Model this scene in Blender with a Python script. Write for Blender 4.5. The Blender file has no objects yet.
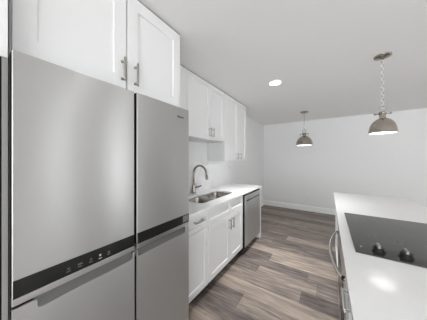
import bpy, bmesh, math, random
from mathutils import Vector, Matrix
PI = math.pi
scn = bpy.context.scene
col = scn.collection

# ------------------------------------------------------------ camera, world, light, exposure
CAM_H = 1.4025; SKY_LOW, SKY_HIGH = 7.8, 6.8
cd = bpy.data.cameras.new('camera'); cam = bpy.data.objects.new('camera', cd); col.objects.link(cam)
cam.location = (0, 0, CAM_H); cam.rotation_euler = (PI/2, 0, 0.58232)
cd.sensor_width = 36; cd.lens = 174.096/427*36; cd.shift_y = -1.08/427; cd.clip_start = 0.01
scn.camera = cam
scn.view_settings.view_transform = 'Standard'; scn.view_settings.look = 'None'
scn.view_settings.gamma = 1; scn.view_settings.use_curve_mapping = False
scn.view_settings.exposure = -0.21
w = bpy.data.worlds.new('world'); scn.world = w; w.use_nodes = True
wn, wl = w.node_tree.nodes, w.node_tree.links
wb = wn['Background']; wb.inputs[1].default_value = 1.0
# daylight: pale sky above, brighter lower half added as uplight for the ceiling
tcw = wn.new('ShaderNodeTexCoord'); sx_ = wn.new('ShaderNodeSeparateXYZ'); rw = wn.new('ShaderNodeMapRange')
rw.inputs['From Min'].default_value = -.18; rw.inputs['From Max'].default_value = .10
rw.inputs['To Min'].default_value = SKY_LOW; rw.inputs['To Max'].default_value = SKY_HIGH
wl.new(tcw.outputs['Generated'], sx_.inputs[0]); wl.new(sx_.outputs['Z'], rw.inputs['Value']); wl.new(rw.outputs[0], wb.inputs[1])
wb.inputs[0].default_value = (0.945, 0.978, 1.0, 1)
scn.cycles.max_bounces = 14; scn.cycles.diffuse_bounces = 10; scn.cycles.glossy_bounces = 6

H = 2.433; XW = -1.655; YB = 5.315; XR = 3.9; YR = -3.2
def area(name, loc, rot, sx, sy, power, shape='RECTANGLE', color=(1, 1, 1), spread=PI):
    l = bpy.data.lights.new(name, 'AREA'); l.shape = shape; l.size = sx
    if shape in ('RECTANGLE', 'ELLIPSE'): l.size_y = sy
    l.energy = power; l.color = color; l.spread = spread
    o = bpy.data.objects.new(name, l); o.location = loc; o.rotation_euler = rot; col.objects.link(o); return o
DOWN_FILL = [(-0.60, 2.43), (-0.60, 0.575), (2.4, 3.9), (1.9, 0.6), (2.9, 2.0), (-0.6, -1.6)]  # first is the visible fixture, second inferred from highlights, the rest added unseen fill
for x, y in DOWN_FILL:
    P = 1.0 if y == .575 else 12 if y == 2.43 else 9
    area('downlight_beam', (x, y, H-0.012), (0, 0, 0), 0.13, 0.13, P, 'DISK', (0.97, 0.985, 1.0), 1.3)

# ------------------------------------------------------------ materials
def mat(name, color, rough=0.5, metal=0.0, **kw):
    m = bpy.data.materials.new(name); m.use_nodes = True
    b = m.node_tree.nodes['Principled BSDF']
    b.inputs['Base Color'].default_value = (*color, 1); b.inputs['Roughness'].default_value = rough
    b.inputs['Metallic'].default_value = metal
    for k, v in kw.items(): b.inputs[k].default_value = v
    return m
def nodes(m): return m.node_tree.nodes, m.node_tree.links, m.node_tree.nodes['Principled BSDF']
def noise_bump(m, scale=(40, 40, 40), strength=0.05, dist=0.002, detail=3):
    n, l, b = nodes(m)
    tc = n.new('ShaderNodeTexCoord'); mp = n.new('ShaderNodeMapping'); mp.inputs['Scale'].default_value = scale
    no = n.new('ShaderNodeTexNoise'); no.inputs['Scale'].default_value = 1; no.inputs['Detail'].default_value = detail
    bu = n.new('ShaderNodeBump'); bu.inputs['Strength'].default_value = strength; bu.inputs['Distance'].default_value = dist
    l.new(tc.outputs['Object'], mp.inputs[0]); l.new(mp.outputs[0], no.inputs[0])
    l.new(no.outputs['Fac'], bu.inputs['Height']); l.new(bu.outputs[0], b.inputs['Normal'])
    return no
def tint_noise(m, c0, c1, scale=(1, 1, 1), detail=4):
    n, l, b = nodes(m)
    tc = n.new('ShaderNodeTexCoord'); mp = n.new('ShaderNodeMapping'); mp.inputs['Scale'].default_value = scale
    no = n.new('ShaderNodeTexNoise'); no.inputs['Scale'].default_value = 1; no.inputs['Detail'].default_value = detail
    r = n.new('ShaderNodeValToRGB'); r.color_ramp.elements[0].position = .3; r.color_ramp.elements[1].position = .7
    r.color_ramp.elements[0].color = (*c0, 1); r.color_ramp.elements[1].color = (*c1, 1)
    l.new(tc.outputs['Object'], mp.inputs[0]); l.new(mp.outputs[0], no.inputs[0]); l.new(no.outputs['Fac'], r.inputs[0])
    l.new(r.outputs[0], b.inputs['Base Color'])

WALL = mat('wall_paint', (0.73, 0.73, 0.73), 0.75); noise_bump(WALL, (60, 60, 60), 0.08)
CEIL = mat('ceiling_paint', (0.84, 0.84, 0.835), 0.85); noise_bump(CEIL, (90, 90, 90), 0.12)
TRIM = mat('trim_paint', (0.82, 0.82, 0.81), 0.45); noise_bump(TRIM, (30, 30, 30), 0.02)
CAB = mat('cabinet_white_lacquer', (0.755, 0.755, 0.755), 0.33); noise_bump(CAB, (25, 25, 25), 0.02)
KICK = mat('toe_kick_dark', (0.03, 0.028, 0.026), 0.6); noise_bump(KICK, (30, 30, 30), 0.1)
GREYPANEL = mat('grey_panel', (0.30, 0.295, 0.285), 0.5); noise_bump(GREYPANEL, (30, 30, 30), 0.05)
BLACKGAP = mat('black_rubber', (0.008, 0.008, 0.008), 0.7, 0.0, **{'Specular IOR Level': 0.15}); noise_bump(BLACKGAP, (50, 50, 50), 0.05)
NICKEL = mat('brushed_nickel', (0.34, 0.312, 0.28), 0.17, 1.0); noise_bump(NICKEL, (20, 20, 400), 0.08, 0.0005)
CHROME = mat('polished_steel', (0.72, 0.72, 0.71), 0.16, 1.0); noise_bump(CHROME, (20, 300, 300), 0.04, 0.0005)
PULL = mat('satin_nickel_pull', (0.38, 0.365, 0.34), 0.35, 1.0); noise_bump(PULL, (200, 200, 200), 0.03, 0.0005)

def steel(name, color, rough, scale, aniso=0.6):
    m = mat(name, color, rough, 0.72, **{'Anisotropic': aniso, 'Anisotropic Rotation': 0.25})
    n, l, b = nodes(m)
    tg = n.new('ShaderNodeTangent'); tg.direction_type = 'RADIAL'; tg.axis = 'Z'
    l.new(tg.outputs[0], b.inputs['Tangent'])
    noise_bump(m, scale, 0.03, 0.0004, 2)
    return m
STEEL = steel('brushed_stainless', (0.47, 0.466, 0.458), 0.33, (4, 6, 900), 0.9)
SPUN = mat('spun_nickel', (0.44, 0.40, 0.355), 0.12, 1.0, **{'Anisotropic': 0.5})
_n, _l, _b = nodes(SPUN); _t = _n.new('ShaderNodeTangent'); _t.direction_type = 'RADIAL'; _t.axis = 'Z'; _l.new(_t.outputs[0], _b.inputs['Tangent'])
noise_bump(SPUN, (3, 3, 500), 0.04, 0.0004, 2)
STEEL_SHADE = steel('pocket_stainless', (0.17, 0.168, 0.165), 0.30, (4, 6, 700))  # darker steel copy, puts the shade of the finger pockets into the colour
STEEL_DW = steel('dishwasher_stainless', (0.50, 0.50, 0.49), 0.30, (4, 6, 700))
STEEL_LT = mat('stainless_edge', (0.66, 0.65, 0.64), 0.28, 1.0); noise_bump(STEEL_LT, (4, 4, 400), 0.03, 0.0005)
SINKM = mat('sink_stainless', (0.48, 0.46, 0.43), 0.27, 1.0); noise_bump(SINKM, (8, 200, 8), 0.06, 0.0006)
GLASSBLK = mat('black_control_glass', (0.014, 0.014, 0.012), 0.22, 0.0, **{'Specular IOR Level': 0.25}); noise_bump(GLASSBLK, (20, 20, 20), 0.01)
ICON = mat('icon_white_print', (0.55, 0.55, 0.55), 0.5); noise_bump(ICON, (50, 50, 50), 0.01)
ICONDIM = mat('icon_grey_print', (0.16, 0.155, 0.15), 0.5); noise_bump(ICONDIM, (50, 50, 50), 0.01)
BADGE = mat('badge_dark_metal', (0.10, 0.10, 0.10), 0.4, 0.6); noise_bump(BADGE, (50, 50, 50), 0.01)
KNOB = mat('knob_black', (0.010, 0.010, 0.010), 0.4, 0.0, **{'Specular IOR Level': 0.2}); noise_bump(KNOB, (50, 50, 50), 0.01)
COOK = mat('ceramic_glass', (0.044, 0.044, 0.040), 0.10, 0.0); COOK.node_tree.nodes['Principled BSDF'].inputs['IOR'].default_value = 1.42
noise_bump(COOK, (10, 10, 10), 0.01)
OUTLET = mat('outlet_plastic', (0.74, 0.74, 0.73), 0.4); noise_bump(OUTLET, (50, 50, 50), 0.01)

# white quartz with soft veins
def quartz(name, base, vein, amt):
    m = mat(name, base, 0.11)
    n, l, b = nodes(m)
    tc = n.new('ShaderNodeTexCoord')
    no = n.new('ShaderNodeTexNoise'); no.inputs['Scale'].default_value = 1.3; no.inputs['Detail'].default_value = 5; no.inputs['Distortion'].default_value = 1.4
    r = n.new('ShaderNodeValToRGB'); e = r.color_ramp.elements
    e[0].position = .47; e[0].color = (0, 0, 0, 1); e[1].position = .53; e[1].color = (0, 0, 0, 1)
    k = e.new(.50); k.color = (1, 1, 1, 1)
    mx = n.new('ShaderNodeMix'); mx.data_type = 'RGBA'
    mx.inputs['A'].default_value = (*base, 1); mx.inputs['B'].default_value = (*vein, 1)
    mu = n.new('ShaderNodeMath'); mu.operation = 'MULTIPLY'; mu.inputs[1].default_value = amt
    l.new(tc.outputs['Object'], no.inputs[0]); l.new(no.outputs['Fac'], r.inputs[0])
    l.new(r.outputs[0], mu.inputs[0]); l.new(mu.outputs[0], mx.inputs['Factor']); l.new(mx.outputs['Result'], b.inputs['Base Color'])
    return m
QUARTZ = quartz('white_quartz', (0.82, 0.82, 0.815), (0.74, 0.74, 0.74), 0.15)
SPLASH = quartz('veined_backsplash', (0.82, 0.82, 0.82), (0.66, 0.66, 0.67), 0.5)

def emit(name, strength, color=(1, 1, 1)):
    m = mat(name, (0.9, 0.9, 0.9), 0.4)
    b = m.node_tree.nodes['Principled BSDF']
    b.inputs['Emission Color'].default_value = (*color, 1); b.inputs['Emission Strength'].default_value = strength
    return m
LENS = emit('downlight_lens', 8, (1, .99, .97))
BULBGLOW = emit('pendant_diffuser_glow', 5.0, (1, .98, .95))

def floor_mat():
    m = mat('vinyl_plank', (0.3, 0.28, 0.26), 0.42)
    n, l, b = nodes(m)
    at = n.new('ShaderNodeAttribute'); at.attribute_name = 'plank'
    tc = n.new('ShaderNodeTexCoord'); mp = n.new('ShaderNodeMapping'); mp.inputs['Scale'].default_value = (3.2, 30, 1)
    sep = n.new('ShaderNodeSeparateColor'); l.new(at.outputs['Color'], sep.inputs[0])
    ad = n.new('ShaderNodeCombineXYZ'); l.new(sep.outputs[1], ad.inputs[2])
    sc = n.new('ShaderNodeVectorMath'); sc.operation = 'SCALE'; sc.inputs['Scale'].default_value = 37
    l.new(ad.outputs[0], sc.inputs[0])
    va = n.new('ShaderNodeVectorMath'); va.operation = 'ADD'
    l.new(tc.outputs['Object'], mp.inputs[0]); l.new(mp.outputs[0], va.inputs[0]); l.new(sc.outputs[0], va.inputs[1])
    no = n.new('ShaderNodeTexNoise'); no.inputs['Scale'].default_value = 1; no.inputs['Detail'].default_value = 6; no.inputs['Roughness'].default_value = .6; no.inputs['Distortion'].default_value = .6
    l.new(va.outputs[0], no.inputs[0])
    mp2 = n.new('ShaderNodeMapping'); mp2.inputs['Scale'].default_value = (1.6, 7, 1)
    l.new(tc.outputs['Object'], mp2.inputs[0])
    no2 = n.new('ShaderNodeTexNoise'); no2.inputs['Scale'].default_value = 1; no2.inputs['Detail'].default_value = 3
    va2 = n.new('ShaderNodeVectorMath'); va2.operation = 'ADD'; l.new(mp2.outputs[0], va2.inputs[0]); l.new(sc.outputs[0], va2.inputs[1]); l.new(va2.outputs[0], no2.inputs[0])
    def math_(op, a, bb=0.07):
        q = n.new('ShaderNodeMath'); q.operation = op; q.inputs[2].default_value = .07
        for i, v in enumerate((a, bb)):
            if isinstance(v, (int, float)): q.inputs[i].default_value = v
            else: l.new(v, q.inputs[i])
        return q.outputs[0]
    t = math_('ADD', math_('MULTIPLY_ADD', sep.outputs[0], .85), math_('MULTIPLY', math_('SUBTRACT', no.outputs['Fac'], .5), 1.5))
    t = math_('ADD', t, math_('MULTIPLY', math_('SUBTRACT', no2.outputs['Fac'], .5), 0.5))
    r = n.new('ShaderNodeValToRGB'); e = r.color_ramp.elements
    e[0].position = 0; e[0].color = (0.052, 0.040, 0.036, 1)
    e[1].position = 1; e[1].color = (0.48, 0.385, 0.30, 1)
    k = e.new(.35); k.color = (0.155, 0.128, 0.116, 1)
    k = e.new(.65); k.color = (0.29, 0.238, 0.20, 1)
    l.new(t, r.inputs[0]); l.new(r.outputs[0], b.inputs['Base Color'])
    bu = n.new('ShaderNodeBump'); bu.inputs['Strength'].default_value = .08; bu.inputs['Distance'].default_value = .002
    l.new(no.outputs['Fac'], bu.inputs['Height']); l.new(bu.outputs[0], b.inputs['Normal'])
    return m
FLOOR = floor_mat()

# ------------------------------------------------------------ mesh helpers
def link(name, bm, m, parent=None, smooth=False, bevel=0.0, seg=2):
    me = bpy.data.meshes.new(name); bmesh.ops.recalc_face_normals(bm, faces=bm.faces); bm.to_mesh(me); bm.free()
    for mm in (m if isinstance(m, (list, tuple)) else [m]): me.materials.append(mm)
    o = bpy.data.objects.new(name, me); col.objects.link(o)
    if parent: o.parent = parent
    if smooth:
        for p in me.polygons: p.use_smooth = True
        md = None
    if bevel:
        md = o.modifiers.new('bevel', 'BEVEL'); md.width = bevel; md.segments = seg; md.limit_method = 'ANGLE'; md.angle_limit = math.radians(40)
    return o
def box(bm, a, b):
    vs = [bm.verts.new((x, y, z)) for x in (a[0], b[0]) for y in (a[1], b[1]) for z in (a[2], b[2])]
    for f in ((0, 1, 3, 2), (4, 6, 7, 5), (0, 4, 5, 1), (2, 3, 7, 6), (0, 2, 6, 4), (1, 5, 7, 3)): bm.faces.new([vs[i] for i in f])
def lathe(bm, prof, c=(0, 0, 0), n=48, axis='z', cap=False):
    rings = []
    for r, z in prof:
        ring = []
        for i in range(n):
            t = 2*PI*i/n; u, v = r*math.cos(t), r*math.sin(t)
            p = {'z': (u, v, z), 'x': (z, u, v), 'y': (u, z, v)}[axis]
            ring.append(bm.verts.new((c[0]+p[0], c[1]+p[1], c[2]+p[2])))
        rings.append(ring)
    for a, b in zip(rings, rings[1:]):
        for i in range(n): bm.faces.new((a[i], a[(i+1) % n], b[(i+1) % n], b[i]))
    if cap: bm.faces.new(rings[0]); bm.faces.new(rings[-1])
def tube(bm, pts, rad, n=12, closed=False):
    pts = [Vector(p) for p in pts]; N = len(pts); rings = []
    rads = rad if isinstance(rad, (list, tuple)) else [rad]*N
    up = None
    for i, p in enumerate(pts):
        if closed: t = (pts[(i+1) % N]-pts[i-1]).normalized()
        else: t = (pts[min(i+1, N-1)]-pts[max(i-1, 0)]).normalized()
        if up is None:
            up = Vector((0, 0, 1)) if abs(t.z) < .9 else Vector((1, 0, 0))
        s = t.cross(up).normalized(); up = s.cross(t).normalized()
        rings.append([bm.verts.new(p+rads[i]*(math.cos(2*PI*k/n)*s+math.sin(2*PI*k/n)*up)) for k in range(n)])
    pr = list(zip(rings, rings[1:]))+([(rings[-1], rings[0])] if closed else [])
    for a, b in pr:
        for k in range(n): bm.faces.new((a[k], a[(k+1) % n], b[(k+1) % n], b[k]))
    if not closed: bm.faces.new(rings[0]); bm.faces.new(rings[-1])
def empty(name, loc, label, cat, group=None):
    o = bpy.data.objects.new(name, None); o.empty_display_size = .1; o.location = loc; col.objects.link(o)
    o['label'] = label; o['category'] = cat
    if group: o['group'] = group
    return o
def thing(name, loc, label, cat, group=None):
    e = empty(name, loc, label, cat, group); e['_o'] = 1; del e['_o']; return e
def part(name, bm, m, root, **k):          # coordinates given in world space
    bmesh.ops.translate(bm, verts=bm.verts, vec=-root_world(root))
    return link(name, bm, m, root, **k)
def root_world(r):
    v = Vector(r.location); q = r.parent
    while q: v += q.location; q = q.parent
    return v
def tag(o, label, cat, group=None):
    o['label'] = label; o['category'] = cat
    if group: o['group'] = group
def struct(name, bm, m, **k):
    o = link(name, bm, m, **k); o['kind'] = 'structure'; return o

# slab facing +x or -x with a recessed shaker panel; y0..y1, z0..z1, front face at x=xf, sgn=+1 faces +x
def shaker(xf, y0, y1, z0, z1, sgn=1, th=0.019, st=0.065, rec=0.010, ch=0.0035, rail=None):
    bm = bmesh.new(); rl = rail or st
    xb = xf-sgn*th; xr = xf-sgn*rec
    def ring(x, dy, dz): return [bm.verts.new((x, yy, zz)) for yy, zz in ((y0+dy, z0+dz), (y1-dy, z0+dz), (y1-dy, z1-dz), (y0+dy, z1-dz))]
    rs = [ring(xb, 0, 0), ring(xf-sgn*0.0015, 0, 0), ring(xf, 0.0015, 0.0015), ring(xf, st, rl), ring(xr, st+ch, rl+ch)]
    bm.faces.new(rs[0])
    for a, b in zip(rs, rs[1:]):
        for i in range(4): bm.faces.new((a[i], a[(i+1) % 4], b[(i+1) % 4], b[i]))
    bm.faces.new(rs[-1])
    return bm
# bar pull with two posts. p = centre on the face, axis 'y' or 'z'
def pull_bm(xf, y, z, L, axis, sgn=1, r=0.0068, off=0.032):
    bm = bmesh.new(); x = xf+sgn*off
    d = Vector((0, 1, 0)) if axis == 'y' else Vector((0, 0, 1)); c = Vector((x, y, z))
    N = 10
    tube(bm, [c+d*(-L/2+L*i/N) for i in range(N+1)], [r*.7]+[r]*(N-1)+[r*.7], 12)
    for s in (-1, 1):
        q = c+d*s*(L/2-0.018)
        tube(bm, [(xf, q.y, q.z), (xf+sgn*.006, q.y, q.z), (xf+sgn*.008, q.y, q.z), tuple(q)], [r*1.25, r*1.25, r*.8, r*.8], 12)
    return bm

# ------------------------------------------------------------ floor planks
random.seed(5)
W0, WY = 1.49, 0.19
# tones of planks by row: list of (x_end, tone) going +x ; rows indexed from y = W0
rows = {-4: [(-.9, .45), (.2, .35)], -3: [(-.6, .3), (.5, .6)], -2: [(-.2, .78), (1, .5)], -1: [(-.45, .28), (.6, .55)], 0: [(-.73, .25), (.45, .58)],
        1: [(.1, .80), (1.3, .4)], 2: [(-.236, .56), (.9, .25)], 3: [(-.75, .35), (-.1, .60), (1., .5)], 4: [(-.2, .27), (.9, .42)],
        5: [(-.685, .20), (.6, .68)], 6: [(.1, .72), (1.2, .4)], 7: [(-.3, .33), (.9, .28)], 8: [(-.8, .4), (.4, .34)],
        9: [(-.61, .34), (.5, .78)], 10: [(-1., .35), (.1, .42)], 11: [(-.5, .5), (.6, .40)], 12: [(-.9, .36), (.4, .45)], 13: [(-.35, .66), (.8, .5)],
        14: [(-.7, .5), (.5, .6)], 15: [(-.1, .24), (1., .35)], 16: [(-.8, .55), (.3, .68)], 17: [(-.4, .62), (.8, .45)], 18: [(-.9, .3), (.2, .35)], 19: [(-.3, .42), (.9, .5)], 20: [(-.6, .35), (.5, .4)]}
bm = bmesh.new(); cl = bm.loops.layers.float_color.new('plank')
def plank(x0, x1, y0, y1, tone):
    g = 0.0012
    r = random.random()
    vs = [bm.verts.new(v) for v in ((x0+g, y0+g, 0), (x1-g, y0+g, 0), (x1-g, y1-g, 0), (x0+g, y1-g, 0))]
    f = bm.faces.new(vs)
    for lp in f.loops: lp[cl] = (tone, r, 0, 1)
k = int((YR-.3-W0)/WY)-1
while W0+k*WY < YB:
    y0, y1 = W0+k*WY, min(W0+(k+1)*WY, YB+.02)
    seg = rows.get(k)
    if seg:
        x = XW-.05
        for xe, t in seg: plank(x, xe, y0, y1, t); x = xe
    else:
        x = XW-.05+random.random()*.9; plank(XW-.05, x, y0, y1, random.choice((.3, .45, .6)))
    while x < XR+.1:
        xe = min(x+1.22, XR+.12); plank(x, xe, y0, y1, random.choice((.25, .35, .45, .6, .75))); x = xe
    k += 1
# solid slab body just below the plank faces, dark in the seams
lp_faces = [f for f in bm.faces]
nslab = len(bm.faces)
box(bm, (XW-.12, YR-.35, -.12), (XR+.12, YB+.12, -.0015))
bm.faces.ensure_lookup_table()
for i, f in enumerate(bm.faces):
    if i >= nslab:
        for lp in f.loops: lp[cl] = (0.0, 0, 0, 1)
me = bpy.data.meshes.new('floor'); bm.to_mesh(me); bm.free(); me.materials.append(FLOOR)
fl = bpy.data.objects.new('floor', me); col.objects.link(fl); fl['kind'] = 'structure'

# ------------------------------------------------------------ room shell
b = bmesh.new(); box(b, (XW-.12, YR-.35, H), (XR+.12, YB+.12, H+.12)); struct('ceiling', b, CEIL)
b = bmesh.new(); box(b, (XW-.12, YR-.35, 0), (XW, YB, H)); struct('wall_left', b, WALL)
b = bmesh.new(); box(b, (XW-.12, YB, 0), (XR+.12, YB+.12, H)); struct('wall_back', b, WALL)
b = bmesh.new(); y = YR-.35
ADDED_OPEN = [(-1.9, -.6, .9, 2.1), (1.25, 1.75, .9, 2.1), (2.75, 3.45, 0, 2.1)]   # unseen openings added for daylight, some placed to streak the refrigerator
for o0, o1, z0, z1 in ADDED_OPEN:
    box(b, (XR, y, 0), (XR+.12, o0, H)); box(b, (XR, o0, z1), (XR+.12, o1, H)); y = o1
    if z0: box(b, (XR, o0, 0), (XR+.12, o1, z0))
box(b, (XR, y, 0), (XR+.12, YB, H)); struct('wall_right', b, WALL)
for i, (o0, o1, z0, z1) in enumerate(ADDED_OPEN):
    b = bmesh.new(); z0 += .002
    for q in ((o0, o0+.05), (o1-.05, o1)): box(b, (XR+.03, q[0], z0), (XR+.08, q[1], z1))
    for q in ((z0, z0+.05), (z1-.05, z1)): box(b, (XR+.03, o0+.05, q[0]), (XR+.08, o1-.05, q[1]))
    struct(('window_%d' if z0 > .5 else 'door_%d') % (i+1), b, TRIM)  # frames of the added, unseen daylight openings
def base_profile(pts2):
    return [(0, 0), (.015, 0), (.015, .115), (.010, .130), (.004, .138), (0, .140)]
def baseboard(name, x0, y0, x1, y1, nx, ny):
    b = bmesh.new(); pr = base_profile(None)
    A = [b.verts.new((x0+nx*u, y0+ny*u, v)) for u, v in pr]; B = [b.verts.new((x1+nx*u, y1+ny*u, v)) for u, v in pr]
    n = len(pr)
    for i in range(n): b.faces.new((A[i], A[(i+1) % n], B[(i+1) % n], B[i]))
    b.faces.new(A); b.faces.new(B)
    struct(name, b, TRIM)
baseboard('baseboard_back', XW, YB-.0005, XR, YB-.0005, 0, -1)
baseboard('baseboard_left', XW+.0005, 3.13, XW+.0005, YB-.016, 1, 0)

# wall return and casing left of the refrigerator
b = bmesh.new(); box(b, (XW, -.03, 0), (-.965, .0925, H)); struct('wall_return', b, WALL)

# ------------------------------------------------------------ recessed downlights
lights0 = None
def downlight(x, y, label):
    r = thing('ceiling_downlight', (x, y, H), label, 'ceiling light', 'recessed ceiling downlights')
    b = bmesh.new(); lathe(b, [(.093, 0), (.093, -.004), (.088, -.007), (.078, -.006), (.072, -.002), (.072, 0)]); 
    link('trim_ring', b, TRIM, r, smooth=True)
    b = bmesh.new(); lathe(b, [(.0005, -.003), (.071, -.003), (.071, 0), (.0005, 0)], cap=True)
    link('lens', b, LENS, r)
    return r
downlight(-.60, 2.43, 'round white recessed downlight glowing in the grey ceiling')

# ------------------------------------------------------------ refrigerator
FX = -.9015; FY0, FY1 = .118, 1.0215; FT = 1.778
fr = thing('refrigerator', (-1.25, (FY0+FY1)/2, 0), 'tall stainless steel four-door refrigerator with black control strip', 'refrigerator')
b = bmesh.new(); box(b, (XW+.02, FY0+.006, .03), (FX-.075, FY1-.006, FT-.012)); part('body', b, GREYPANEL, fr, bevel=.004)
b = bmesh.new(); box(b, (FX-.12, FY0+.02, 0.0), (FX-.05, FY1-.02, .055)); part('base_grille', b, BLACKGAP, fr)
# dark gasket seen in the joints
b = bmesh.new(); box(b, (FX-.074, FY0+.012, .06), (FX-.03, FY1-.012, FT-.02)); part('door_gasket', b, BLACKGAP, fr)
SE0, SE1 = .5675, .5835   # vertical seam
ZS0, ZS1 = .920, .982
def xprofile_box(b, y0, y1, z0, z1, x0, x1): box(b, (x0, y0, z0), (x1, y1, z1))
for (y0, y1, lab) in ((FY0, SE0, 'left'), (SE1, FY1, 'right')):
    b = bmesh.new(); box(b, (FX-.009, y0, ZS0), (FX, y1, FT)); d = part('door', b, STEEL, fr, bevel=.003, seg=3)
    b = bmesh.new(); box(b, (FX-.068, y0+.0005, ZS0+.0005), (FX-.0092, y1-.0005, FT-.001)); part('door_liner', b, BLACKGAP, d)
    b = bmesh.new(); box(b, (FX-.02, y0+.002, ZS0-.0005), (FX+.0012, y1-.002, ZS1)); sp = part('control_strip', b, GLASSBLK, d)
    d['label'] = 'brushed stainless upper door with black glass strip'
    if lab == 'left':
        # touch control marks
        marks = [(.2732, 'dim'), (.3133, 'txt'), (.3550, 'dim'), (.3932, 'dot'), (.4319, 'dim')]
        for y, kd in marks:
            bb = bmesh.new(); x0 = FX+.0012; x1 = FX+.0018
            if kd == 'dot':
                box(bb, (x0, y-.004, .944), (x1, y+.004, .952)); box(bb, (x0, y-.007, .932), (x1, y+.007, .9345)); m = ICON
            elif kd == 'txt':
                for q in (-.008, -.002, .004): box(bb, (x0, y+q, .944), (x1, y+q+.004, .9495))
                box(bb, (x0, y-.008, .935), (x1, y+.006, .9375)); m = ICONDIM
            else:
                box(bb, (x0, y-.0045, .943), (x1, y+.0045, .945)); box(bb, (x0, y-.0045, .9475), (x1, y+.0045, .9495))
                box(bb, (x0, y-.008, .934), (x1, y+.007, .9365)); m = ICONDIM
            part('touch_icon', bb, m, d)
    else:
        bb = bmesh.new(); box(bb, (FX+.0012, .955, ZS0+.010), (FX+.0017, 1.012, ZS1-.006)); q = part('energy_badge', bb, ICONDIM, d)
        # maker's lettering on the door
        cu = bpy.data.curves.new('lettering', 'FONT'); cu.body = 'Whirlpool'; cu.size = .0165; cu.extrude = .0006; cu.align_x = 'CENTER'; cu.align_y = 'CENTER'; cu.offset = .0004
        to = bpy.data.objects.new('lettering_tmp', cu); col.objects.link(to)
        bpy.context.view_layer.update()
        me = bpy.data.meshes.new_from_object(to.evaluated_get(bpy.context.evaluated_depsgraph_get()))
        bpy.data.objects.remove(to); me.materials.clear(); me.materials.append(BADGE); me.name = 'lettering'
        lo = bpy.data.objects.new('lettering', me); col.objects.link(lo); lo.parent = d
        R = Matrix(((0, 0, 1, 0), (1, 0, 0, 0), (0, 1, 0, 0), (0, 0, 0, 1)))
        me.transform(R); me.transform(Matrix.Translation(Vector((FX+.0007, .929, 1.708))-root_world(d)))
        lo['label'] = 'dark maker lettering'
b = bmesh.new(); box(b, (FX-.068, FY0-.0018, .06), (FX-.016, FY0-.0002, FT-.01)); part('side_seal', b, BLACKGAP, fr)  # black strip painting the shadow between end panel and refrigerator
# lower doors with scooped pocket handles
def lower_door(y0, y1, p0, p1):
    # p0..p1 : extent of the scoop along y
    d_b = bmesh.new()
    zt, zp = .883, .846; r = .014; zb = .062
    def arc(cy, cz, a0, a1, n=5): return [(cy+r*math.cos(a0+(a1-a0)*i/n), cz+r*math.sin(a0+(a1-a0)*i/n)) for i in range(n+1)]
    out = [(y0, zb), (y1, zb), (y1, zt)]
    out += [(p1+r*.0+.004, zt)]
    out += [(p1, zt-.006)] + arc(p1-r, zp+r, 0, -PI/2)
    out += arc(p0+r*1., zp+r, -PI/2, -PI) + [(p0, zt-.006), (p0-.004, zt)]
    out += [(y0, zt)]
    A = [d_b.verts.new((FX, y, z)) for y, z in out]; B = [d_b.verts.new((FX-.010, y, z)) for y, z in out]
    d_b.faces.new(A); d_b.faces.new(B); n = len(out)
    for i in range(n): d_b.faces.new((A[i], A[(i+1) % n], B[(i+1) % n], B[i]))
    d = part('freezer_door', d_b, STEEL, fr, bevel=.0018)
    lb = bmesh.new(); box(lb, (FX-.068, y0+.0005, zb+.001), (FX-.0102, y1-.0005, .842)); part('door_liner', lb, BLACKGAP, d)
    # concave scoop behind the pocket
    sb = bmesh.new(); N = 10
    prof = []
    for i in range(N+1):
        t = i/N
        prof.append((FX-.004-.024*min(1, t*1.5)**.9, zp-.003+(.893-zp)*t))
    rows_ = [[sb.verts.new((x, yy, z)) for x, z in prof] for yy in (p0-.006, p1+.006)]
    bk = [[sb.verts.new((x-.004, yy, z)) for x, z in prof] for yy in (p0-.006, p1+.006)]
    for i in range(N):
        sb.faces.new((rows_[0][i], rows_[1][i], rows_[1][i+1], rows_[0][i+1]))
        sb.faces.new((bk[0][i], bk[0][i+1], bk[1][i+1], bk[1][i]))
    s = part('pocket_handle', sb, STEEL_SHADE, d, smooth=True); s['label'] = 'scooped finger pull'
    # bright rail on top of the lower door
    tb = bmesh.new(); box(tb, (FX-.03, y0, .8930), (FX+.0005, y1, .9175)); part('top_rail', tb, STEEL_LT, d, bevel=.002)
    return d
lower_door(FY0, SE0+.002, .182, .560)
lower_door(SE1, FY1, .590, .990)

# ------------------------------------------------------------ tall end panel left of the refrigerator
ep = thing('end_panel', (-1.2, .10, 0), 'narrow tall end panel squeezed against the left side of the refrigerator', 'panel')
b = bmesh.new(); box(b, (XW+.002, .1012, 0), (-.95, .1155, 1.76)); part('lower_panel', b, GREYPANEL, ep, bevel=.001)['label'] = 'grey lower panel'
b = bmesh.new(); box(b, (XW+.002, .0935, 0), (-.952, .1008, 1.76)); part('dark_edge_seal', b, BLACKGAP, ep)
b = bmesh.new(); box(b, (XW+.002, .0935, 1.761), (-.95, .1150, H-.002)); part('upper_panel', b, CAB, ep, bevel=.001)['label'] = 'white upper panel'

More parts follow.
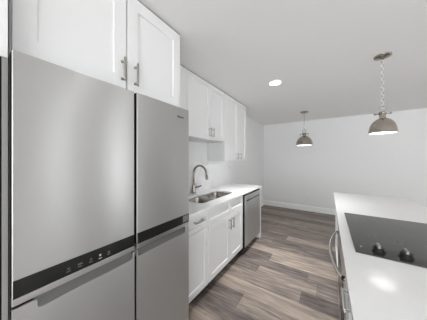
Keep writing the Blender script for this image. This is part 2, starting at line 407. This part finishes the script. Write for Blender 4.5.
# ------------------------------------------------------------ cabinets
def pull(root, xf, y, z, L, axis, sgn=1):
    b = pull_bm(xf, y, z, L, axis, sgn); return part('handle', b, PULL, root, smooth=True)
def carcass(root, xf, y0, y1, z0, z1, xb=None, sgn=1):
    b = bmesh.new(); xb = XW+.002 if xb is None else xb
    box(b, (xb, y0, z0), (xf-sgn*.022, y1, z1)); o = part('body', b, CAB, root, bevel=.001)
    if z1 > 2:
        b = bmesh.new(); box(b, (xb, y0+.002, H-.0155), (xf-sgn*.007, y1-.002, H-.0005)); part('top_scribe', b, GREYPANEL, root)  # grey strip painting the shadow line between cabinet top and ceiling
    return o
BX = -1.0157
oc = thing('wall_cabinet', (-1.3, .59, 1.835), 'deep white two-door cabinet mounted above the refrigerator', 'cabinet', 'white wall cabinets')
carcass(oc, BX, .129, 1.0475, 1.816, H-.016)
for (y0, y1, hy) in ((.133, .588, .561), (.596, 1.044, .644)):
    d = part('door', shaker(BX, y0, y1, 1.819, 2.415, st=.070, rail=.075), CAB, oc); pull(d, BX, hy, 1.926, .137, 'z')
UX = -1.333
uc = thing('wall_cabinet', (-1.5, 1.7, 1.665), 'shorter white two-door wall cabinet above the double sink', 'cabinet', 'white wall cabinets')
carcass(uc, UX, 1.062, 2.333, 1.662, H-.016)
b = bmesh.new(); box(b, (UX-.022, 1.062, 1.665), (UX, 1.483, H-.016)); part('filler_panel', b, CAB, uc, bevel=.001)
for (y0, y1, hy) in ((1.489, 1.957, 1.925), (1.961, 2.330, 1.995)):
    d = part('door', shaker(UX, y0, y1, 1.665, 2.416, st=.062), CAB, uc); pull(d, UX, hy, 1.762, .125, 'z')
tc_ = thing('wall_cabinet', (-1.5, 2.75, 1.375), 'taller white two-door wall cabinet at the far end of the run', 'cabinet', 'white wall cabinets')
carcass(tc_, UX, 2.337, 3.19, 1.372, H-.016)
for (y0, y1, hy) in ((2.341, 2.806, 2.762), (2.810, 3.186, 2.880)):
    d = part('door', shaker(UX, y0, y1, 1.375, 2.416, st=.062), CAB, tc_); pull(d, UX, hy, 1.452, .110, 'z')

# base run
LX = -1.030
def base_cab(y0, y1, label):
    r = thing('base_cabinet', (-1.3, (y0+y1)/2, 0), label, 'cabinet', 'white base cabinets under the sink counter')
    b = bmesh.new(); box(b, (XW+.002, y0, .112), (LX-.022, y1, .70 if 'sink' in label else .8885)); 
    if 'sink' in label:   # open top so the bowls hang inside; front rail and two sides
        box(b, (LX-.045, y0, .70), (LX-.022, y1, .8885)); box(b, (LX-.6, y0, .70), (LX-.022, y0+.018, .8885)); box(b, (LX-.6, y1-.018, .70), (LX-.022, y1, .8885))
    part('body', b, CAB, r, bevel=.001)
    b = bmesh.new(); box(b, (LX-.0215, y0, .8796), (LX-.008, y1, .8885)); part('top_reveal', b, KICK, r)  # dark strip painted in for the shaded gap under the worktop
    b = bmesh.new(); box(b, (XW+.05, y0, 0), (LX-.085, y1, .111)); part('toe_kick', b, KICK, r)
    return r
c1 = base_cab(1.062, 1.470, 'white base cabinet with one drawer, next to the refrigerator')
dr = part('drawer', shaker(LX, 1.066, 1.466, .716, .879, st=.045), CAB, c1); pull(dr, LX, 1.300, .812, .150, 'y')
part('door', shaker(LX, 1.066, 1.466, .118, .7125, st=.062), CAB, c1)
c2 = base_cab(1.474, 2.338, 'wide white base cabinet with false drawer fronts below the double sink')
for (y0, y1, hy) in ((1.478, 1.944, 1.914), (1.948, 2.334, 1.990)):
    part('false_drawer_front', shaker(LX, y0, y1, .716, .879, st=.045), CAB, c2)
    d = part('door', shaker(LX, y0, y1, .118, .7125, st=.062), CAB, c2); pull(d, LX, hy, .593, .130, 'z')

# dishwasher
dw = thing('dishwasher', (-1.3, 2.69, 0), 'stainless steel dishwasher at the far end of the kitchen counter', 'dishwasher')
DX = -1.006
b = bmesh.new(); box(b, (XW+.05, 2.352, .10), (DX-.052, 3.018, .876)); part('tub', b, BLACKGAP, dw)
b = bmesh.new(); box(b, (DX-.12, 2.352, 0), (DX-.095, 3.018, .10)); part('kick_plate', b, BLACKGAP, dw)
b = bmesh.new(); box(b, (DX-.05, 2.362, .112), (DX, 3.010, .795))
# door face with pocket handle slot: flat black strip paints the shade of the recess
d = part('door', b, STEEL_DW, dw, bevel=.003)
b = bmesh.new(); box(b, (DX-.05, 2.362, .797), (DX+.001, 3.010, .862)); part('control_panel', b, STEEL_LT, dw, bevel=.004)
b = bmesh.new(); box(b, (DX-.0005, 2.43, .772), (DX+.0006, 2.985, .786)); part('handle_recess', b, BLACKGAP, d)
b = bmesh.new(); box(b, (DX-.045, 2.352, .862), (DX-.004, 3.012, .889)); part('top_gap_seal', b, BLACKGAP, dw)
b = bmesh.new(); box(b, (DX-.048, 2.343, .112), (DX-.006, 2.3605, .889)); part('side_seal', b, BLACKGAP, dw)

# end panel beside dishwasher
b = bmesh.new(); box(b, (XW+.002, 3.022, 0), (-1.012, 3.095, .8885)); o = link('end_panel', b, CAB, bevel=.0015)
tag(o, 'white side panel closing the counter run beside the dishwasher', 'panel')

# countertop with sink cut-outs
SX0, SX1 = -1.485, -1.148   # sink span across
BW = [(1.503, 1.865), (1.905, 2.290)]
CX = -1.005; CY0, CY1 = 1.062, 3.125; CZ0, CZ1 = .890, .915
def rrect(x0, x1, y0, y1, r, n=6):
    pts = []
    for cx, cy, a in ((x1-r, y0+r, -PI/2), (x1-r, y1-r, 0), (x0+r, y1-r, PI/2), (x0+r, y0+r, PI)):
        for i in range(n+1): pts.append((cx+r*math.cos(a+PI/2*i/n), cy+r*math.sin(a+PI/2*i/n)))
    return pts
ct = bmesh.new(); box(ct, (XW+.0005, CY0, CZ0), (CX, CY1, CZ1))
cto = link('kitchen_countertop', ct, QUARTZ)
cut = bmesh.new()
sy0, sy1 = BW[0][0], BW[1][1]
pts = rrect(SX0, SX1, sy0, sy1, .07)
A = [cut.verts.new((x, y, .80)) for x, y in pts]; B = [cut.verts.new((x, y, 1.0)) for x, y in pts]
cut.faces.new(A); cut.faces.new(B)
for i in range(len(pts)): cut.faces.new((A[i], A[(i+1) % len(pts)], B[(i+1) % len(pts)], B[i]))
cuto = link('cutter', cut, QUARTZ)
md = cto.modifiers.new('cut', 'BOOLEAN'); md.operation = 'DIFFERENCE'; md.object = cuto; md.solver = 'EXACT'
bpy.context.view_layer.update()
me = bpy.data.meshes.new_from_object(cto.evaluated_get(bpy.context.evaluated_depsgraph_get()))
cto.modifiers.clear(); cto.data = me; bpy.data.objects.remove(cuto)
md = cto.modifiers.new('bevel', 'BEVEL'); md.width = .0025; md.segments = 2; md.limit_method = 'ANGLE'
tag(cto, 'long white quartz worktop with undermount sink and faucet', 'countertop')

# sink
sk = thing('kitchen_sink', (-1.3, 1.85, .70), 'stainless steel double bowl sink set under the white worktop', 'sink')
for (y0, y1) in BW:
    b = bmesh.new()
    lv = [(0, .8885, .06), (.004, .878, .06), (.010, .73, .05), (.03, .712, .05), (.10, .706, .04)]
    rings = []
    for off, z, r in lv:
        p = rrect(SX0-.008+off, SX1+.008-off, y0-(.008 if y0 == sy0 else 0)+off, y1+(.008 if y1 == sy1 else 0)-off, max(.02, r-off*.2))
        rings.append([b.verts.new((x, y, z)) for x, y in p])
    n = len(rings[0])
    for a_, b_ in zip(rings, rings[1:]):
        for i in range(n): b.faces.new((a_[i], a_[(i+1) % n], b_[(i+1) % n], b_[i]))
    b.faces.new(rings[-1])
    bo = part('bowl', b, SINKM, sk, smooth=True)
    so = bo.modifiers.new('s', 'SOLIDIFY'); so.thickness = .002; so.offset = 1
    b = bmesh.new(); lathe(b, [(.001, .7085), (.020, .7085), (.024, .711), (.042, .711), (.045, .7075)], ((SX0+SX1)/2-.02, (y0+y1)/2, 0), 24)
    part('drain', b, CHROME, bo, smooth=True)
b = bmesh.new(); box(b, (SX0-.004, BW[0][1]-.004, .865), (SX1+.004, BW[1][0]+.004, .8870)); part('divider', b, SINKM, sk, bevel=.006, seg=3)

# faucet
fx, fy = -1.600, 1.915
fa = thing('kitchen_faucet', (fx, fy, .915), 'brushed nickel gooseneck faucet with side lever standing behind the sink', 'faucet')
b = bmesh.new(); lathe(b, [(.001, .9152), (.036, .9152), (.036, .924), (.031, .932), (.028, .95), (.026, 1.02), (.020, 1.045), (.0135, 1.06), (.001, 1.06)], (fx, fy, 0), 32)
part('faucet_body', b, NICKEL, fa, smooth=True)
b = bmesh.new(); R = .110; zc = 1.200
pts = [(fx, fy, 1.05), (fx, fy, 1.12), (fx, fy, zc)]+[(fx+R-R*math.cos(PI*t/14), fy, zc+R*math.sin(PI*t/14)) for t in range(1, 14)]
pts += [(fx+2*R+.002, fy, zc), (fx+2*R+.006, fy, zc-.03)]
tube(b, pts, .0145, 20); part('gooseneck', b, NICKEL, fa, smooth=True)
b = bmesh.new(); tube(b, [(fx+2*R+.005, fy, zc-.022), (fx+2*R+.007, fy, zc-.030), (fx+2*R+.010, fy, zc-.056), (fx+2*R+.012, fy, zc-.072), (fx+2*R+.0125, fy, zc-.076)], [.016, .018, .021, .0215, .016], 24)
part('spray_head', b, NICKEL, fa, smooth=True)
b = bmesh.new(); tube(b, [(fx, fy+.012, .985), (fx+.002, fy+.03, .987), (fx+.004, fy+.042, .989)], [.016, .016, .012], 16)
tube(b, [(fx+.004, fy+.036, .989), (fx+.02, fy+.07, .998), (fx+.045, fy+.125, 1.010)], [.012, .010, .0075], 12)
part('lever', b, NICKEL, fa, smooth=True)

# backsplash
b = bmesh.new(); box(b, (XW+.0005, 1.062, .9155), (XW+.0125, 3.13, 1.3715)); o = link('backsplash', b, SPLASH, bevel=.001)
tag(o, 'white marble-look backsplash slab on the wall behind the sink', 'backsplash')

# ------------------------------------------------------------ island
IX0, IX1, IY0, IY1 = .064, .832, .36, 3.115
isl_top = None
b = bmesh.new(); box(b, (IX0, IY0, .885), (IX1, IY1, .915)); o = link('island_countertop', b, QUARTZ, bevel=.003)
tag(o, 'white quartz island top with black cooktop set into it', 'countertop')
GX = .088  # face of island fronts (they face -x)
def island_cab(y0, y1, label, drawers):
    r = thing('base_cabinet', (.45, (y0+y1)/2, 0), label, 'cabinet', 'white cabinets below the island top')
    b = bmesh.new(); box(b, (GX+.022, y0, .112), (IX1-.02, y1, .883)); part('body', b, CAB, r, bevel=.001)
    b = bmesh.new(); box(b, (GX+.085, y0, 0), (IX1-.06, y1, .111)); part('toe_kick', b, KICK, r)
    for (z0, z1, hz) in drawers:
        d = part('drawer', shaker(GX, y0+.004, y1-.004, z0, z1, -1, st=.045), CAB, r)
        if hz:
            b = pull_bm(GX, .88, hz, .15, 'y', -1, .006, .036); part('handle', b, CHROME, d, smooth=True)
    return r
island_cab(.385, 1.130, 'white island drawer unit beside the near side of the oven', [(.722, .868, .835), (.424, .714, .60), (.118, .416, .33)])
island_cab(1.936, 3.085, 'white island cabinet at the far end beyond the oven', [(.118, .868, None)])
# oven
ov = thing('built_in_oven', (.4, 1.53, 0), 'stainless steel oven with curved bar handle built in under the cooktop', 'oven')
OX = .078
b = bmesh.new(); box(b, (OX+.03, 1.134, .112), (.70, 1.932, .850)); part('body', b, GREYPANEL, ov)
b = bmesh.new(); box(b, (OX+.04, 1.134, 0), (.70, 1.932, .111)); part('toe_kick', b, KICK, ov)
b = bmesh.new(); box(b, (OX-.004, 1.137, .22), (OX+.028, 1.929, .800)); od = part('door', b, STEEL_LT, ov, bevel=.004)
b = bmesh.new(); box(b, (OX-.0055, 1.22, .32), (OX-.003, 1.85, .67)); part('window', b, GLASSBLK, od)
b = bmesh.new(); box(b, (OX-.002, 1.137, .808), (OX+.028, 1.929, .862)); part('vent_panel', b, GLASSBLK, ov, bevel=.002)
b = bmesh.new(); box(b, (OX-.002, 1.137, .120), (OX+.028, 1.929, .212)); part('bottom_drawer', b, STEEL_LT, ov, bevel=.003)
b = bmesh.new(); N = 24
pts = []
for i in range(N+1):
    t = i/N; y = 1.150+(1.842-1.150)*t
    pts.append((.062-.050*math.sin(PI*t)**.8, y, .770))
pts = [(OX, 1.148, .770)]+pts+[(OX, 1.844, .770)]
tube(b, pts, .0095, 14); part('handle', b, CHROME, od, smooth=True)['label'] = 'bowed chrome bar handle'
for q in (1.150, 1.842):
    b = bmesh.new(); box(b, (.058, q-.009, .760), (OX-.003, q+.009, .780)); part('handle_bracket', b, KNOB, od, bevel=.003)

# cooktop
ck = thing('cooktop', (.38, 1.565, .915), 'black glass cooktop with two black knobs set in the white island top', 'cooktop')
KX0, KX1, KY0, KY1 = .122, .655, 1.170, 1.955
b = bmesh.new(); box(b, (KX0, KY0, .9155), (KX1, KY1, .9215)); part('glass_top', b, COOK, ck, bevel=.002)
b = bmesh.new(); box(b, (KX0-.0025, KY0-.0025, .9152), (KX1+.0025, KY1+.0025, .9175)); part('metal_trim', b, mat('cooktop_trim', (.12, .12, .115), .35, .6), ck)
def burner(x, y, r):
    b = bmesh.new()
    for q in (r, r*.62):
        lathe(b, [(q-.0012, .9216), (q-.0012, .9219), (q+.0012, .9219), (q+.0012, .9216)], (x, y, 0), 56)
    part('burner_ring', b, ICONDIM, ck)
burner(.270, 1.76, .085); burner(.520, 1.74, .105); burner(.285, 1.45, .075); burner(.525, 1.42, .075)
KN = [(.218, 1.225), (.318, 1.225), (.418, 1.225), (.518, 1.225)]
GRIP = mat('knob_grip', (.30, .30, .29), .3, .8); noise_bump(GRIP, (50, 50, 50), .02)
def knob(x, y):
    b = bmesh.new(); lathe(b, [(.001, .9216), (.0235, .9216), (.0235, .926), (.0215, .944), (.019, .946), (.001, .946)], (x, y, 0), 32)
    k_ = part('knob', b, KNOB, ck, bevel=.0012)
    b = bmesh.new(); box(b, (x-.006, y-.021, .944), (x+.006, y+.021, .960)); part('grip_bar', b, GRIP, k_, bevel=.002)['label'] = 'grey metal grip bar'
    b = bmesh.new(); lathe(b, [(.0236, .9217), (.027, .9217), (.027, .925), (.0236, .926)], (x, y, 0), 32)
    part('knob_ring', b, KNOB, k_, smooth=True)
    b = bmesh.new(); box(b, (x-.0012, y+.002, .960), (x+.0012, y+.020, .9606)); part('pointer_mark', b, ICON, k_)
for q in KN[:2]: knob(*q)
b = bmesh.new()
box(b, (.146, 1.238, .9216), (.156, 1.245, .9219)); box(b, (.146, 1.249, .9216), (.156, 1.252, .9219)); part('burner_mark', b, ICON, ck)

# ------------------------------------------------------------ pendants
def pendant(x, y, zr, rs, hs, label, cr, big):
    r = thing('pendant_light', (x, y, H), label, 'pendant light', 'brushed metal dome pendants hung on chains')
    b = bmesh.new(); lathe(b, [(.001, H), (cr, H), (cr, H-.006), (cr*.93, H-.014), (cr*.6, H-.020), (.012, H-.024), (.008, H-.034), (.001, H-.034)], (x, y, 0), 40, cap=False)
    part('canopy', b, NICKEL, r, smooth=True)
    zt = zr+hs   # top of dome (start of neck)
    nr = .026 if not big else .034
    prof = [(nr, zt+.055), (nr, zt+.012), (nr*1.12, zt-.002)]
    N = 14
    for i in range(N+1):
        a = PI/2*i/N
        prof.append((nr*1.2+(rs-nr*1.2)*math.sin(a)**(1.18), zr+.012+(hs-.018)*math.cos(a)**1.0))
    prof += [(rs+.003, zr+.010), (rs+.003, zr)]
    b = bmesh.new(); lathe(b, prof, (x, y, 0), 56); sh = part('shade', b, SPUN, r, smooth=True)
    inner = [(max(q-.003, .01), z-.002) for q, z in prof[2:-1]]+[(rs-.001, zr)]
    b = bmesh.new(); lathe(b, inner, (x, y, 0), 56); il = part('white_lining', b, TRIM, sh, smooth=True)
    b = bmesh.new(); lathe(b, [(.001, zr+.014), (rs*.6, zr+.013), (rs-.006, zr+.009), (rs-.006, zr+.016), (.001, zr+.020)], (x, y, 0), 48)
    df = part('diffuser', b, BULBGLOW, r, smooth=True); df['label'] = 'glowing white diffuser'
    # socket cap, side arms with knobs
    b = bmesh.new(); lathe(b, [(.001, zt+.072), (nr*.55, zt+.070), (nr*.62, zt+.064), (nr*1.12, zt+.060), (nr*1.12, zt+.050), (nr, zt+.048)], (x, y, 0), 32); part('socket_cap', b, NICKEL, r, smooth=True)
    s = 1.0 if not big else 1.35
    b = bmesh.new(); tube(b, [(x-.056*s, y, zt+.044), (x+.056*s, y, zt+.044)], .0045*s, 10); part('cross_bar', b, NICKEL, r, smooth=True)
    for q in (-1, 1):
        b = bmesh.new(); lathe(b, [(.001, -.009), (.007*s, -.008), (.0095*s, 0), (.007*s, .008), (.001, .009)], (x+q*.058*s, y, zt+.044), 16, 'x'); part('side_knob', b, NICKEL, r, smooth=True)
    # yoke loop from arms up to chain
    b = bmesh.new(); zl = zt+.066; R = .027*s
    tube(b, [(x+R*math.cos(2*PI*i/28), y, zl+R+R*math.sin(2*PI*i/28)) for i in range(28)], .0032*s, 8, True); part('ring', b, NICKEL, r, smooth=True)
    ztop = H-.030; z0 = zl+2*R-.004; L = .034; pitch = .034
    n = int((ztop-z0)/pitch); pitch = (ztop-z0)/n
    ch = None
    b = bmesh.new()
    for i in range(n):
        zc_ = z0+pitch*(i+.5); hw = .0115; hl = pitch/2+.0045; pts = []
        for j in range(16):
            t = 2*PI*j/16; u = hw*math.cos(t); v = (hl)*math.sin(t)
            ang = PI*.25+(PI/2 if i % 2 else 0)
            pts.append((x+u*math.cos(ang), y+u*math.sin(ang), zc_+v))
        tube(b, pts, .0022, 6, True)
    part('chain', b, CHROME, r, smooth=True)
    return r
pendant(.455, 2.385, 1.660, .107, .150, 'nearer brushed nickel dome pendant on a long chain above the island', .068, False)
pendant(-.438, 4.292, 1.700, .165, .205, 'farther dome pendant hanging near the bare back wall', .082, True)

# ------------------------------------------------------------ outlet on back wall
ol = thing('wall_outlet', (-.455, YB, .41), 'small white power outlet low on the back wall', 'outlet')
b = bmesh.new(); box(b, (-.490, YB-.006, .352), (-.420, YB-.0005, .468)); part('cover_plate', b, OUTLET, ol, bevel=.002)
for z in (.390, .430):
    b = bmesh.new(); box(b, (-.472, YB-.0085, z-.014), (-.438, YB-.006, z+.014)); so = part('socket', b, OUTLET, ol, bevel=.002)
    b = bmesh.new()
    for q in (-.008, .006): box(b, (-.455+q, YB-.0090, z-.005), (-.455+q+.002, YB-.0084, z+.006))
    part('slot', b, BLACKGAP, so)
